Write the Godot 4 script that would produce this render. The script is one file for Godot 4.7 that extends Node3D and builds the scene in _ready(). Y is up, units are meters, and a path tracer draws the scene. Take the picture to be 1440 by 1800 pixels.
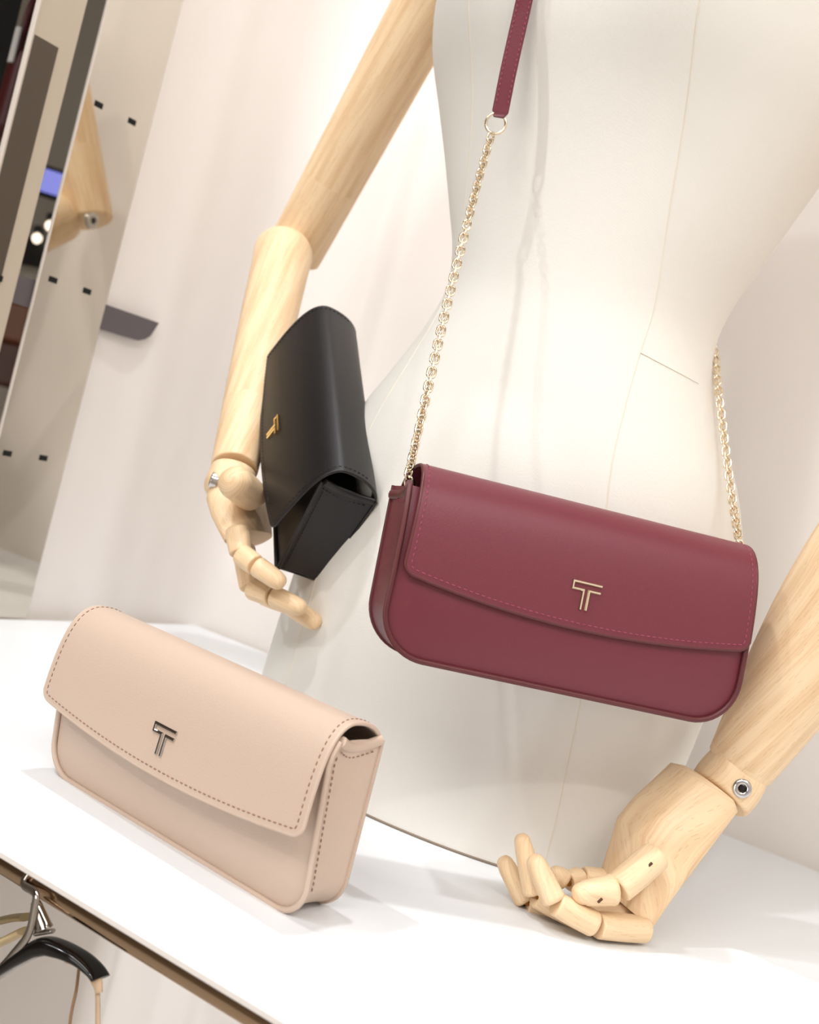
extends Node3D
# A boutique display niche: a dress-form mannequin with jointed wooden arms on a white table,
# three leather flap bags, a slotted mirror upright on the left and a garment rail under the table.

const TOP := 1.10                        # height of the table top
var M := {}                              # materials
var names := {}

# ---------------------------------------------------------------- naming and parenting
func numbered(n: String) -> String:
	names[n] = names.get(n, -1) + 1
	return n if names[n] == 0 else "%s_%03d" % [n, names[n]]

func tag(o: Node3D, label: String, category: String, group := "", kind := "") -> Node3D:
	if label: o.set_meta("label", label)
	if category: o.set_meta("category", category)
	if group: o.set_meta("group", group)
	if kind: o.set_meta("kind", kind)
	return o

func thing(called: String, label: String, category: String, where := Vector3.ZERO, group := "") -> Node3D:
	var o := Node3D.new()
	o.name = numbered(called)
	add_child(o)
	o.position = where
	tag(o, label, category, group)
	return o

func whole(o: Node3D) -> Transform3D:      # where a node stands in the scene
	var t := o.transform
	var p := o.get_parent()
	while p != self and p is Node3D:
		t = p.transform * t
		p = p.get_parent()
	return t

# a part whose mesh is given in its parent's own axes
func part(called: String, mesh: Mesh, mat: Material, parent: Node3D, xf := Transform3D()) -> MeshInstance3D:
	var o := MeshInstance3D.new()
	o.name = called
	o.mesh = mesh
	o.material_override = mat
	o.transform = xf
	parent.add_child(o, true)
	return o

# a part whose mesh is given in scene coordinates
func wpart(called: String, mesh: Mesh, mat: Material, parent: Node3D) -> MeshInstance3D:
	return part(called, mesh, mat, parent, whole(parent).affine_inverse())

func structure(called: String, mesh: Mesh, mat: Material, label := "", xf := Transform3D()) -> MeshInstance3D:
	var o := MeshInstance3D.new()
	o.name = called
	o.mesh = mesh
	o.material_override = mat
	o.transform = xf
	add_child(o, true)
	tag(o, label, "", "", "structure")
	return o

# ---------------------------------------------------------------- mesh building
class MB:
	var v := PackedVector3Array()
	var uv := PackedVector2Array()
	var ix := PackedInt32Array()
	func vert(p: Vector3, t := Vector2.ZERO) -> int:
		v.append(p); uv.append(t)
		return v.size() - 1
	func tri(a: int, b: int, c: int) -> void:
		ix.append(a); ix.append(b); ix.append(c)
	func quad(a: int, b: int, c: int, d: int) -> void:
		tri(a, b, c); tri(a, c, d)
	# rows of points; the columns may close on themselves
	func grid(rows: Array, closed := false, uvs: Array = []) -> void:
		var n: int = rows[0].size()
		var base := v.size()
		var w := n + 1 if closed else n
		for j in rows.size():
			for i in w:
				vert(rows[j][i % n], uvs[j][i] if uvs else Vector2(float(i) / (w - 1), float(j) / max(1, rows.size() - 1)))
		for j in rows.size() - 1:
			for i in w - 1:
				var a := base + j * w + i
				quad(a, a + 1, a + w + 1, a + w)
	func fan(ring: PackedVector3Array, flip := false) -> void:
		var c := Vector3.ZERO
		for p in ring: c += p / ring.size()
		var b := vert(c)
		for p in ring: vert(p, Vector2(p.x + p.z, p.y) * 1.0)
		for i in ring.size():
			var q := b + 1 + i
			var r := b + 1 + (i + 1) % ring.size()
			if flip: tri(b, r, q)
			else: tri(b, q, r)
	func face(pts: Array) -> void:            # a flat polygon with vertices of its own
		var b := v.size()
		for p in pts: vert(p)
		for i in range(1, pts.size() - 1): tri(b, b + i, b + i + 1)
	func box(c: Vector3, h: Vector3, t := Basis()) -> void:
		var k := []
		for i in 8:
			k.append(c + t * Vector3(h.x * (1 if i & 1 else -1), h.y * (1 if i & 2 else -1), h.z * (1 if i & 4 else -1)))
		for f in [[0, 1, 3, 2], [5, 4, 6, 7], [4, 0, 2, 6], [1, 5, 7, 3], [2, 3, 7, 6], [4, 5, 1, 0]]:
			face([k[f[0]], k[f[1]], k[f[2]], k[f[3]]])
	func volume() -> float:
		var s := 0.0
		for i in range(0, ix.size(), 3):
			s += v[ix[i]].dot(v[ix[i + 1]].cross(v[ix[i + 2]]))
		return s
	# smooth over shared positions when the angle allows, faces turned outwards
	func mesh(weld := true, turn := 0) -> ArrayMesh:
		if turn > 0 or (turn == 0 and volume() > 0.0):
			for i in range(0, ix.size(), 3):
				var t := ix[i + 1]
				ix[i + 1] = ix[i + 2]; ix[i + 2] = t
		var n := PackedVector3Array()
		n.resize(v.size())
		for i in range(0, ix.size(), 3):
			var f := -(v[ix[i + 1]] - v[ix[i]]).cross(v[ix[i + 2]] - v[ix[i]])
			for k in 3: n[ix[i + k]] += f
		if weld:
			var sums := {}
			for i in v.size():
				var key := Vector3i((v[i] * 200000.0).round())
				if not sums.has(key): sums[key] = []
				sums[key].append(i)
			var out := n.duplicate()
			for key in sums:
				var l: Array = sums[key]
				if l.size() < 2: continue
				for i in l:
					var s := Vector3.ZERO
					for j in l:
						if n[i].normalized().dot(n[j].normalized()) > 0.75: s += n[j]
					out[i] = s
			n = out
		for i in n.size(): n[i] = n[i].normalized() if n[i].length() > 1e-15 else Vector3.UP
		var a := []
		a.resize(Mesh.ARRAY_MAX)
		a[Mesh.ARRAY_VERTEX] = v; a[Mesh.ARRAY_NORMAL] = n; a[Mesh.ARRAY_TEX_UV] = uv; a[Mesh.ARRAY_INDEX] = ix
		var m := ArrayMesh.new()
		m.add_surface_from_arrays(Mesh.PRIMITIVE_TRIANGLES, a)
		return m

func sp(x: float, e: float) -> float:
	return signf(x) * pow(absf(x), e)

func ring(c: Vector3, ax: Vector3, ay: Vector3, n := 32, e := 2.0) -> PackedVector3Array:
	var r := PackedVector3Array()
	for i in n:
		var a := TAU * i / n
		r.append(c + ax * sp(cos(a), 2.0 / e) + ay * sp(sin(a), 2.0 / e))
	return r

# sections: [centre, half axis x, half axis y, exponent]; both ends closed
func loft(secs: Array, n := 32, close := true) -> MB:
	var b := MB.new()
	var rows := []
	var uvs := []
	var l := 0.0
	for j in secs.size():
		var s: Array = secs[j]
		rows.append(ring(s[0], s[1], s[2], n, s[3]))
		if j: l += s[0].distance_to(secs[j - 1][0])
		var u := PackedVector2Array()
		for i in n + 1: u.append(Vector2(TAU * i / n * (s[1].length() + s[2].length()) * 0.5, l))
		uvs.append(u)
	b.grid(rows, true, uvs)
	if close:
		b.fan(rows[0], true); b.fan(rows[-1])
	return b

# a turned or carved wooden piece from p to q: half widths along `side` and across it, ends rounded over by e0 and e1
func limb(p: Vector3, q: Vector3, side: Vector3, wp: Vector2, wq: Vector2, e0 := 0.001, e1 := 0.001, ex := 2.0, swell := 0.0, n := 32) -> MB:
	var ax := (q - p).normalized()
	var sx := (side - ax * side.dot(ax)).normalized()
	var sy := ax.cross(sx)
	var len := p.distance_to(q)
	var secs := []
	var ts := []
	for k in 7: ts.append([sin(k / 6.0 * PI / 2.0), 0])
	for k in range(1, 12): ts.append([k / 12.0, 1])
	for k in 7: ts.append([cos(k / 6.0 * PI / 2.0), 2])
	for t in ts:
		var d := 0.0
		var f := 1.0
		if t[1] == 0:
			d = e0 * (1.0 - cos(asin(t[0]))); f = t[0]
			var w0 := wp
			secs.append([p + ax * (e0 - sqrt(maxf(0.0, 1.0 - t[0] * t[0])) * e0), sx * maxf(w0.x - e0 + e0 * t[0], w0.x * 0.12 + w0.x * 0.88 * t[0] if e0 > w0.x * 0.7 else 0.0), sy * maxf(w0.y - e0 + e0 * t[0], w0.y * 0.12 + w0.y * 0.88 * t[0] if e0 > w0.y * 0.7 else 0.0), ex])
		elif t[1] == 1:
			d = e0 + (len - e0 - e1) * t[0]
			var w := wp.lerp(wq, d / len) * (1.0 + swell * sin(PI * t[0]))
			secs.append([p + ax * d, sx * w.x, sy * w.y, ex])
		else:
			secs.append([q - ax * (e1 - sqrt(maxf(0.0, 1.0 - t[0] * t[0])) * e1), sx * maxf(wq.x - e1 + e1 * t[0], wq.x * 0.12 + wq.x * 0.88 * t[0] if e1 > wq.x * 0.7 else 0.0), sy * maxf(wq.y - e1 + e1 * t[0], wq.y * 0.12 + wq.y * 0.88 * t[0] if e1 > wq.y * 0.7 else 0.0), ex])
	return loft(secs, n)

# sweep of an elliptic section along points; `wide` gives the direction of the first half axis
func sweep(path: PackedVector3Array, rx: float, ry: float, n := 10, closed := false, wide := Vector3.ZERO, e := 2.0, taper := []) -> MB:
	var b := MB.new()
	var rows := []
	var uvs := []
	var m := path.size()
	var prev := wide
	var l := 0.0
	for j in m:
		var t: Vector3
		if closed: t = path[(j + 1) % m] - path[(j - 1 + m) % m]
		else: t = path[mini(j + 1, m - 1)] - path[maxi(j - 1, 0)]
		t = t.normalized()
		if prev == Vector3.ZERO: prev = t.cross(Vector3(0.31, 0.83, 0.46))
		var x := (prev - t * prev.dot(t)).normalized()
		if wide == Vector3.ZERO: prev = x
		var y := t.cross(x)
		var k: float = taper[j] if taper else 1.0
		rows.append(ring(path[j], x * rx * k, y * ry * k, n, e))
		if j: l += path[j].distance_to(path[j - 1])
		var u := PackedVector2Array()
		for i in n + 1: u.append(Vector2(TAU * i / n * (rx + ry) * 0.5, l))
		uvs.append(u)
	if closed:
		rows.append(rows[0]); uvs.append(uvs[0])
	b.grid(rows, true, uvs)
	if not closed:
		b.fan(rows[0], true); b.fan(rows[-1])
	return b

func spline(pts: Array, per := 8) -> PackedVector3Array:
	var out := PackedVector3Array()
	for i in pts.size() - 1:
		var a: Vector3 = pts[maxi(i - 1, 0)]
		var d: Vector3 = pts[mini(i + 2, pts.size() - 1)]
		for k in per: out.append((pts[i] as Vector3).cubic_interpolate(pts[i + 1], a, d, float(k) / per))
	out.append(pts[-1])
	return out

# a slab with chamfered edges, centred on c
func slab(size: Vector3, r: float, c := Vector3.ZERO) -> ArrayMesh:
	var b := MB.new()
	var h := size / 2.0
	r = minf(r, minf(h.x, minf(h.y, h.z)) * 0.9)
	var rows := []
	for s in [[-h.y, r], [-h.y + r, 0.0], [h.y - r, 0.0], [h.y, r]]:
		var x: float = h.x - s[1]
		var z: float = h.z - s[1]
		rows.append([c + Vector3(-x + r, s[0], -z), c + Vector3(x - r, s[0], -z), c + Vector3(x, s[0], -z + r), c + Vector3(x, s[0], z - r),
			c + Vector3(x - r, s[0], z), c + Vector3(-x + r, s[0], z), c + Vector3(-x, s[0], z - r), c + Vector3(-x, s[0], -z + r)])
	for j in 3:
		for i in 8:
			var k := (i + 1) % 8
			b.face([rows[j][i], rows[j][k], rows[j + 1][k], rows[j + 1][i]])
	var low: Array = rows[0].duplicate()
	low.reverse()
	b.face(low); b.face(rows[3])
	return b.mesh(false)

# a flat outline (in x, y) given a thickness along z
func plate(outline: PackedVector2Array, z0: float, z1: float) -> MB:
	var b := MB.new()
	var n := outline.size()
	var tris := Geometry2D.triangulate_polygon(outline)
	for z in [z0, z1]:
		var s := b.v.size()
		for p in outline: b.vert(Vector3(p.x, p.y, z))
		for i in range(0, tris.size(), 3):
			if z == z0: b.tri(s + tris[i], s + tris[i + 1], s + tris[i + 2])
			else: b.tri(s + tris[i], s + tris[i + 2], s + tris[i + 1])
	for i in n:
		var p := outline[i]
		var q := outline[(i + 1) % n]
		b.face([Vector3(p.x, p.y, z0), Vector3(p.x, p.y, z1), Vector3(q.x, q.y, z1), Vector3(q.x, q.y, z0)])
	return b

# a turned profile of (radius, height) about y
func lathe(profile: Array, n := 32) -> MB:
	var b := MB.new()
	var rows := []
	for p in profile: rows.append(ring(Vector3(0, p.y, 0), Vector3(p.x, 0, 0), Vector3(0, 0, p.x), n))
	b.grid(rows, true)
	b.fan(rows[0], true); b.fan(rows[-1])
	return b

func facing(at: Vector3, y: Vector3, x_hint := Vector3(0.9, 0.1, 0.3)) -> Transform3D:
	var u := y.normalized()
	var x := (x_hint - u * x_hint.dot(u)).normalized()
	return Transform3D(Basis(x, u, x.cross(u)), at)

# ---------------------------------------------------------------- materials
func std(c: Color, rough := 0.6, metal := 0.0) -> StandardMaterial3D:
	var m := StandardMaterial3D.new()
	m.albedo_color = c
	m.roughness = rough
	m.metallic = metal
	return m

func noise_image(size: int, freq: float, kind: int, octaves: int, seed_: int) -> Image:
	var f := FastNoiseLite.new()
	f.seed = seed_
	f.noise_type = kind
	f.frequency = freq
	f.fractal_octaves = octaves
	f.cellular_return_type = FastNoiseLite.RETURN_DISTANCE
	return f.get_seamless_image(size, size)

func bump(im: Image, strength: float) -> ImageTexture:
	var k: Image = im.duplicate()
	k.convert(Image.FORMAT_RGBA8)
	k.bump_map_to_normal_map(strength)
	return ImageTexture.create_from_image(k)

func leather(c: Color, rough: float, grain: Texture2D, depth := 0.35) -> StandardMaterial3D:
	var m := std(c, rough)
	m.normal_enabled = true
	m.normal_texture = grain
	m.normal_scale = depth
	m.uv1_triplanar = true
	m.uv1_scale = Vector3.ONE * 38.0
	m.metallic_specular = 0.45
	return m

func wood_image(base: Color, dark: Color, seed_: int) -> ImageTexture:
	var w := 256
	var h := 512
	var im := Image.create(w, h, false, Image.FORMAT_RGBA8)
	var broad := noise_image(256, 0.012, FastNoiseLite.TYPE_SIMPLEX_SMOOTH, 3, seed_)
	var fine := noise_image(256, 0.05, FastNoiseLite.TYPE_SIMPLEX_SMOOTH, 2, seed_ + 1)
	for y in h:
		for x in w:
			var wob := int(5.0 * sin(TAU * y / h) + 3.0 * sin(2.0 * TAU * y / h + 1.0))
			var b := broad.get_pixel((x * 2 + wob + 512) % 256, (y / 4) % 256).r
			var f := fine.get_pixel((x * 3 + wob + 512) % 256, (y / 10) % 256).r
			im.set_pixel(x, y, base.lerp(dark, clampf((b - 0.5) * 1.1 + (f - 0.5) * 0.55 + 0.32, 0.0, 1.0)))
	var rng := RandomNumberGenerator.new()
	rng.seed = seed_ + 7
	for k in 420:                                # the short darker flecks of beech
		var x := rng.randi_range(0, w - 1)
		var y := rng.randi_range(0, h - 1)
		for i in rng.randi_range(4, 13):
			var p := im.get_pixel(x, (y + i) % h)
			im.set_pixel(x, (y + i) % h, p.lerp(Color(0.62, 0.42, 0.25), 0.24))
	im.generate_mipmaps()
	return ImageTexture.create_from_image(im)

func make_materials() -> void:
	var hide := noise_image(256, 0.09, FastNoiseLite.TYPE_CELLULAR, 2, 11)
	var grain := bump(hide, 2.2)
	M.burgundy = leather(Color(0.425, 0.175, 0.215), 0.42, grain, 0.32)
	M.burgundy_edge = leather(Color(0.36, 0.16, 0.17), 0.40, grain, 0.15)
	M.burgundy_thread = std(Color(0.56, 0.22, 0.32), 0.6)
	M.nude = leather(Color(0.78, 0.69, 0.62), 0.45, grain, 0.30)
	M.nude_edge = leather(Color(0.79, 0.70, 0.63), 0.42, grain, 0.12)
	M.nude_thread = std(Color(0.56, 0.42, 0.35), 0.7)
	M.black = leather(Color(0.085, 0.074, 0.077), 0.42, grain, 0.30)
	M.black_edge = leather(Color(0.115, 0.100, 0.102), 0.38, grain, 0.12)
	M.black_thread = std(Color(0.03, 0.028, 0.028), 0.6)
	M.lining = std(Color(0.30, 0.22, 0.19), 0.8)
	M.dark_lining = std(Color(0.03, 0.028, 0.028), 0.8)
	M.gold = std(Color(0.93, 0.77, 0.50), 0.13, 1.0)
	M.pale_gold = std(Color(0.94, 0.88, 0.78), 0.18, 1.0)
	M.silver = std(Color(0.80, 0.79, 0.78), 0.12, 1.0)
	M.chrome = std(Color(0.74, 0.71, 0.68), 0.07, 1.0)
	M.steel = std(Color(0.78, 0.77, 0.76), 0.22, 1.0)
	M.hex = std(Color(0.10, 0.09, 0.08), 0.5, 0.5)
	M.wood = std(Color.WHITE, 0.5)
	M.wood.albedo_texture = wood_image(Color(0.925, 0.815, 0.665), Color(0.85, 0.705, 0.54), 3)
	M.wood.uv1_scale = Vector3(15.0, 4.5, 1)
	M.wood_end = std(Color.WHITE, 0.55)
	M.wood_end.albedo_texture = wood_image(Color(0.86, 0.68, 0.50), Color(0.66, 0.46, 0.30), 9)
	M.wood_end.uv1_scale = Vector3(9.0, 40.0, 1)
	M.pin = std(Color(0.62, 0.45, 0.20), 0.25, 1.0)
	# woven canvas: threads in the relief, faint mottling in the colour
	var weave := Image.create(128, 128, false, Image.FORMAT_RGBA8)
	var slub := noise_image(128, 0.06, FastNoiseLite.TYPE_SIMPLEX, 2, 21)
	for y in 128:
		for x in 128:
			var k := 0.5 + 0.2 * sin(TAU * x / 8.0) * sin(TAU * y / 8.0) + 0.25 * (slub.get_pixel(x, y).r - 0.5)
			weave.set_pixel(x, y, Color(k, k, k))
	M.canvas = std(Color.WHITE, 0.92)
	M.canvas.normal_enabled = true
	M.canvas.normal_texture = bump(weave, 2.0)
	M.canvas.normal_scale = 0.45
	M.canvas.uv1_triplanar = true
	M.canvas.uv1_scale = Vector3.ONE * 42.0
	M.canvas.albedo_color = Color(0.90, 0.885, 0.855)
	M.seam = std(Color(0.895, 0.86, 0.80), 0.95)
	M.base_trim = std(Color(0.52, 0.46, 0.40), 0.8)
	M.table = std(Color(0.90, 0.91, 0.92), 0.38)
	M.table_edge = std(Color(0.90, 0.87, 0.85), 0.5)
	M.wall = std(Color(0.925, 0.90, 0.88), 0.85)
	M.mirror = std(Color(0.80, 0.775, 0.73), 0.045, 1.0)
	M.sheet_edge = std(Color(0.80, 0.76, 0.72), 0.35)
	M.slot = std(Color(0.012, 0.011, 0.010), 0.9)
	M.shelf_grey = std(Color(0.36, 0.33, 0.34), 0.55)
	M.floor = std(Color(0.74, 0.72, 0.69), 0.55)
	M.ceiling = std(Color(0.44, 0.40, 0.36), 0.9)
	M.store_wall = std(Color(0.66, 0.62, 0.57), 0.85)
	M.dark = std(Color(0.085, 0.075, 0.072), 0.6)
	M.brown = std(Color(0.30, 0.15, 0.07), 0.5)
	M.cloth = std(Color(0.80, 0.69, 0.57), 0.9)
	M.dark_reflection = std(Color(0.05, 0.035, 0.032), 0.12)  # polished metal with its dark reflections put into the colour
	M.cloth_dark = std(Color(0.60, 0.47, 0.36), 0.9)
	M.champagne = std(Color(0.70, 0.62, 0.47), 0.3, 0.7)
	M.cream = std(Color(0.86, 0.77, 0.60), 0.5)
	M.burgundy_far = std(Color(0.30, 0.07, 0.08), 0.45)
	M.pale_metal = std(Color(0.74, 0.69, 0.62), 0.4)
	M.painted_shade = std(Color(0.30, 0.255, 0.21), 0.45)  # dark tone of the shade on the left upright, given as colour
	M.slot_wood = std(Color(0.33, 0.20, 0.12), 0.8)
	M.rail = std(Color(0.82, 0.70, 0.58), 0.14, 1.0)
	M.tan = std(Color(0.45, 0.26, 0.14), 0.5)
	M.white_tag = std(Color(0.86, 0.84, 0.82), 0.7)

func glow(c: Color, e: float) -> StandardMaterial3D:
	var m := std(Color(0.9, 0.9, 0.9), 0.6)
	m.emission_enabled = true
	m.emission = c
	m.emission_energy_multiplier = e
	return m

# ---------------------------------------------------------------- flap bag
# p: shape numbers in metres (see make_bag), the bag's own axes: x along its length, y up, z out of its front
func make_bag(called: String, label: String, p: Dictionary, xf: Transform3D, mat: String, emblem_mat: Material, sag: float) -> Node3D:
	var o := thing(called, label, "handbag")
	o.transform = xf
	# the flap: up the back, over the ridge and down in front
	var prof := []
	for k in 8: prof.append(Vector2(lerpf(lerpf(p.zbb, p.zgb, (p.R + 0.004) / p.yg), p.zgb, k / 8.0) - 0.0022, lerpf(p.R + 0.004, p.yg - 0.010, k / 8.0)))
	var back := Vector2(p.zgb - 0.0022, p.yg - 0.010)
	var ridge := Vector2(p.zr, p.H)
	var edge := Vector2(p.zA, p.yA)
	for k in 14: prof.append(back.bezier_interpolate(Vector2(back.x - 0.001, lerpf(back.y, p.H, 0.62)), Vector2(lerpf(back.x, ridge.x, 0.35), p.H), ridge, k / 14.0))
	var c1 := Vector2(lerpf(p.zr, p.zA, 0.80), p.H)
	var c2 := Vector2(p.zA - 0.0015, lerpf(p.yA, p.H, 0.58))
	for k in 25: prof.append(ridge.bezier_interpolate(c1, c2, edge, k / 24.0))
	var dir: Vector2 = (edge - c2).normalized()
	for k in range(1, 4): prof.append(edge + dir * 0.006 * k)
	var cover := func(y: float) -> float:            # how far forward the flap is at that height
		for k in range(22, prof.size() - 1):
			if prof[k + 1].y <= y: return lerpf(prof[k].x, prof[k + 1].x, clampf((prof[k].y - y) / maxf(1e-6, prof[k].y - prof[k + 1].y), 0.0, 1.0))
		return prof[-1].x
	var dx := func(y: float) -> float: return p.dx * clampf(y / p.yg, 0.0, 1.0)   # a slight sideways slump of its top
	var R: float = p.R                               # bottom corner radius
	var halfw := func(y: float) -> float:
		var w: float = lerpf(p.Wb, p.Wt, clampf(y / p.yg, 0.0, 1.0)) / 2.0
		if y < R: w -= R - sqrt(maxf(0.0, R * R - (R - y) * (R - y)))
		return w
	var zf := func(y: float) -> float: return minf(lerpf(p.zbf, p.zgf, clampf(y / p.yg, 0.0, 1.0)), cover.call(y) - 0.0044)
	var zb := func(y: float) -> float: return lerpf(p.zbb, p.zgb, clampf(y / p.yg, 0.0, 1.0))
	# the outline of the front, from its top left corner round the bottom to its top right corner
	var left := []
	for k in 13: left.append(Vector2(-halfw.call(lerpf(p.yg, R, k / 12.0)), lerpf(p.yg, R, k / 12.0)))
	for k in range(1, 12):
		var a := PI / 2.0 * k / 12.0
		var y := R - R * sin(a)
		left.append(Vector2(-(lerpf(p.Wb, p.Wt, y / p.yg) / 2.0 - R + R * cos(a)), y))
	var outline := left.duplicate()
	for k in 17: outline.append(Vector2(lerpf(-p.Wb / 2.0 + R, p.Wb / 2.0 - R, k / 16.0), 0.0))
	for k in left.size(): outline.append(Vector2(-left[left.size() - 1 - k].x, left[left.size() - 1 - k].y))
	for k in outline.size(): outline[k] = Vector2(outline[k].x + dx.call(outline[k].y), outline[k].y)
	# front and back panels
	for side in [1, -1]:
		var b := MB.new()
		var rows := []
		for j in 25:
			var y: float = p.yg * pow(j / 24.0, 1.35)
			var w: float = halfw.call(y) - 0.0008
			var row := PackedVector3Array()
			for i in 25:
				var u := -1.0 + i / 12.0
				var puff: float = (1.0 - pow(absf(u), 6.0)) * sin(PI * clampf(y / p.yg * 1.06 + 0.02, 0.0, 1.0)) * 0.0045
				var z: float = minf(zf.call(y) - 0.0012 + puff, cover.call(y) - 0.0036) if side > 0 else (zb.call(y) - puff * 0.15)
				row.append(Vector3(u * w + dx.call(y), y, z))
			rows.append(row)
		b.grid(rows)
		part("front_panel" if side > 0 else "back_panel", b.mesh(true, 1 if side > 0 else -1), M[mat], o)
	# the gusset: one strip down the left side, under the bottom and up the right side
	var g := MB.new()
	var rows := []
	for j in 7:
		var row := PackedVector3Array()
		for q in outline:
			var k := j / 6.0
			var pinch: float = 0.0016 * sin(PI * k)
			var nrm := Vector2(-signf(q.x) if q.y > 0.0005 else 0.0, 0.4)
			row.append(Vector3(q.x, q.y, lerpf(zf.call(q.y), zb.call(q.y), k)) + Vector3(nrm.x, nrm.y if q.y < R else 0.0, 0) * pinch)
		rows.append(row)
	g.grid(rows)
	var gusset := part("gusset", g.mesh(true, 1), M[mat], o)
	# piping round the front
	var pipe := PackedVector3Array()
	for q in outline: pipe.append(Vector3(q.x, q.y, zf.call(q.y)))
	part("piping", sweep(pipe, 0.0017, 0.0017, 8).mesh(), M[mat + "_edge"], o)
	var pipe2 := PackedVector3Array()
	for q in outline: pipe2.append(Vector3(q.x, q.y, zb.call(q.y)))
	part("piping", sweep(pipe2, 0.0013, 0.0013, 6).mesh(), M[mat + "_edge"], o)
	# rolled binding along the top of both gusset ends, and the lining one looks down on
	for s in [-1.0, 1.0]:
		var path := []
		for k in 9:
			var t := k / 8.0
			path.append(Vector3(p.dx + s * (p.Wt / 2.0 + 0.0003 - 0.003 * sin(PI * t)), p.yg - p.dip * sin(PI * t) - p.drop * t, lerpf(zf.call(p.yg) - 0.0012, p.zgb + 0.0015, t)))
		part("binding", sweep(spline(path, 3), 0.0021, 0.0030, 10, false, Vector3(1, 0, 0)).mesh(), M[mat + "_edge"], o)
		part("stitching", stitches(spline([Vector3(p.dx + s * (p.Wt / 2.0 + 0.0002), p.yg - 0.0055, zf.call(p.yg) - 0.003), Vector3(p.dx + s * (p.Wt / 2.0 - 0.0016), p.yg - 0.0095, (p.zgf + p.zgb) / 2.0), Vector3(p.dx + s * (p.Wt / 2.0 + 0.0002), p.yg - 0.0055, p.zgb + 0.002)], 10), 0.0021, 0.0012, 0.00034), M[mat + "_thread"], gusset)
		var down := PackedVector3Array()
		for k in 20:
			var y: float = lerpf(p.yg - 0.008, R * 0.8, k / 19.0)
			down.append(Vector3(dx.call(y) + s * (halfw.call(y) + 0.0002), y, zf.call(y) - 0.0042))
		part("stitching", stitches(down, 0.0021, 0.0012, 0.00034), M[mat + "_thread"], gusset)
	var inner := MB.new()
	inner.box(Vector3(0, p.yg * 0.5 + 0.010, (p.zgf + p.zgb) / 2.0), Vector3(p.Wt / 2.0 - 0.012, p.yg * 0.5 - 0.018, maxf(0.004, (p.zgf - p.zgb) / 2.0 - 0.009)))
	part("lining", inner.mesh(false), M.dark_lining if mat == "black" else M.lining, o)
	# the flap
	var ls := [0.0]
	for k in range(1, prof.size()): ls.append(ls[-1] + prof[k].distance_to(prof[k - 1]))
	var lr: float = ls[22]
	var la: float = ls[46]
	var at := func(x: float, l: float, off: float) -> Vector3:
		var k := 0
		while k < ls.size() - 2 and ls[k + 1] < l: k += 1
		var t: float = (l - ls[k]) / (ls[k + 1] - ls[k])
		var q: Vector2 = prof[k].lerp(prof[k + 1], t)
		var d0: Vector2 = prof[k] - prof[maxi(k - 1, 0)]
		var d1: Vector2 = prof[k + 1] - prof[k]
		if k == 0: d0 = d1
		var d2: Vector2 = prof[mini(k + 2, prof.size() - 1)] - prof[k + 1] if k + 2 < prof.size() else d1
		var d := (d0 + d1).normalized().lerp((d1 + d2).normalized(), t).normalized()
		var nrm := Vector2(-d.y, d.x)                     # (z, y) turned outwards
		return Vector3(x, q.y + nrm.y * off, q.x + nrm.x * off)
	var hw := func(l: float) -> float:
		var f: float = p.Wf / 2.0
		return lerpf(f - 0.0022, f, clampf(absf(l - lr) / (la - lr), 0.0, 1.0)) if l > lr else lerpf(f - 0.0022, p.Wt / 2.0 - 0.001, clampf((lr - l) / lr * 2.0, 0.0, 1.0))
	var f: float = p.Wf / 2.0
	var rc := 0.006
	var length := func(x: float, inset: float) -> float:
		var l: float = la + sag * (1.0 - (x / f) * (x / f)) - inset
		var over: float = absf(x) - (f - rc)
		if over > 0.0: l -= rc - sqrt(maxf(0.0, rc * rc - over * over))
		return l
	var us := []
	for k in 7: us.append(-1.0 + rc / f * (1.0 - cos(PI / 2.0 * k / 6.0)))
	for k in range(1, 24): us.append(lerpf(-1.0 + rc / f, 1.0 - rc / f, k / 24.0))
	for k in 7: us.append(1.0 - rc / f * (1.0 - cos(PI / 2.0 * (6 - k) / 6.0)))
	var fl := MB.new()
	for off in [0.0, -0.0022]:
		var rws := []
		for j in 61:
			var row := PackedVector3Array()
			for u in us:
				var l: float = length.call(u * f, 0.0) * j / 60.0
				row.append(at.call(u * hw.call(l), l, off))
			rws.append(row)
		if off < 0.0: rws.reverse()
		fl.grid(rws)
	var flap := part("flap", fl.mesh(true, 0), M[mat], o)
	var rim := PackedVector3Array()
	for k in 61: rim.append(at.call(-hw.call(length.call(-f, 0.0) * k / 60.0), length.call(-f, 0.0) * k / 60.0, -0.0011))
	for i in range(1, us.size() - 1): rim.append(at.call(us[i] * f, length.call(us[i] * f, 0.0), -0.0011))
	for k in 61: rim.append(at.call(hw.call(length.call(f, 0.0) * (60 - k) / 60.0), length.call(f, 0.0) * (60 - k) / 60.0, -0.0011))
	part("edge_band", sweep(rim, 0.00125, 0.00125, 8).mesh(), M[mat + "_edge"], flap)
	var st := PackedVector3Array()
	var ins := 0.0032
	var l0: float = lr - 0.018
	var l1: float = length.call(f - rc, ins)
	for k in 30: st.append(at.call(-hw.call(lerpf(l0, l1, k / 30.0)) + ins, lerpf(l0, l1, k / 30.0), 0.0001))
	for k in 49:
		var x := lerpf(-f + ins + 0.001, f - ins - 0.001, k / 48.0)
		st.append(at.call(x, la + sag * (1.0 - (x / f) * (x / f)) - ins, 0.0001))
	for k in 30: st.append(at.call(hw.call(lerpf(l1, l0, (k + 1) / 30.0)) - ins, lerpf(l1, l0, (k + 1) / 30.0), 0.0001))
	part("stitching", stitches(st, 0.0023, 0.0013, 0.00036), M[mat + "_thread"], flap)
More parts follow.
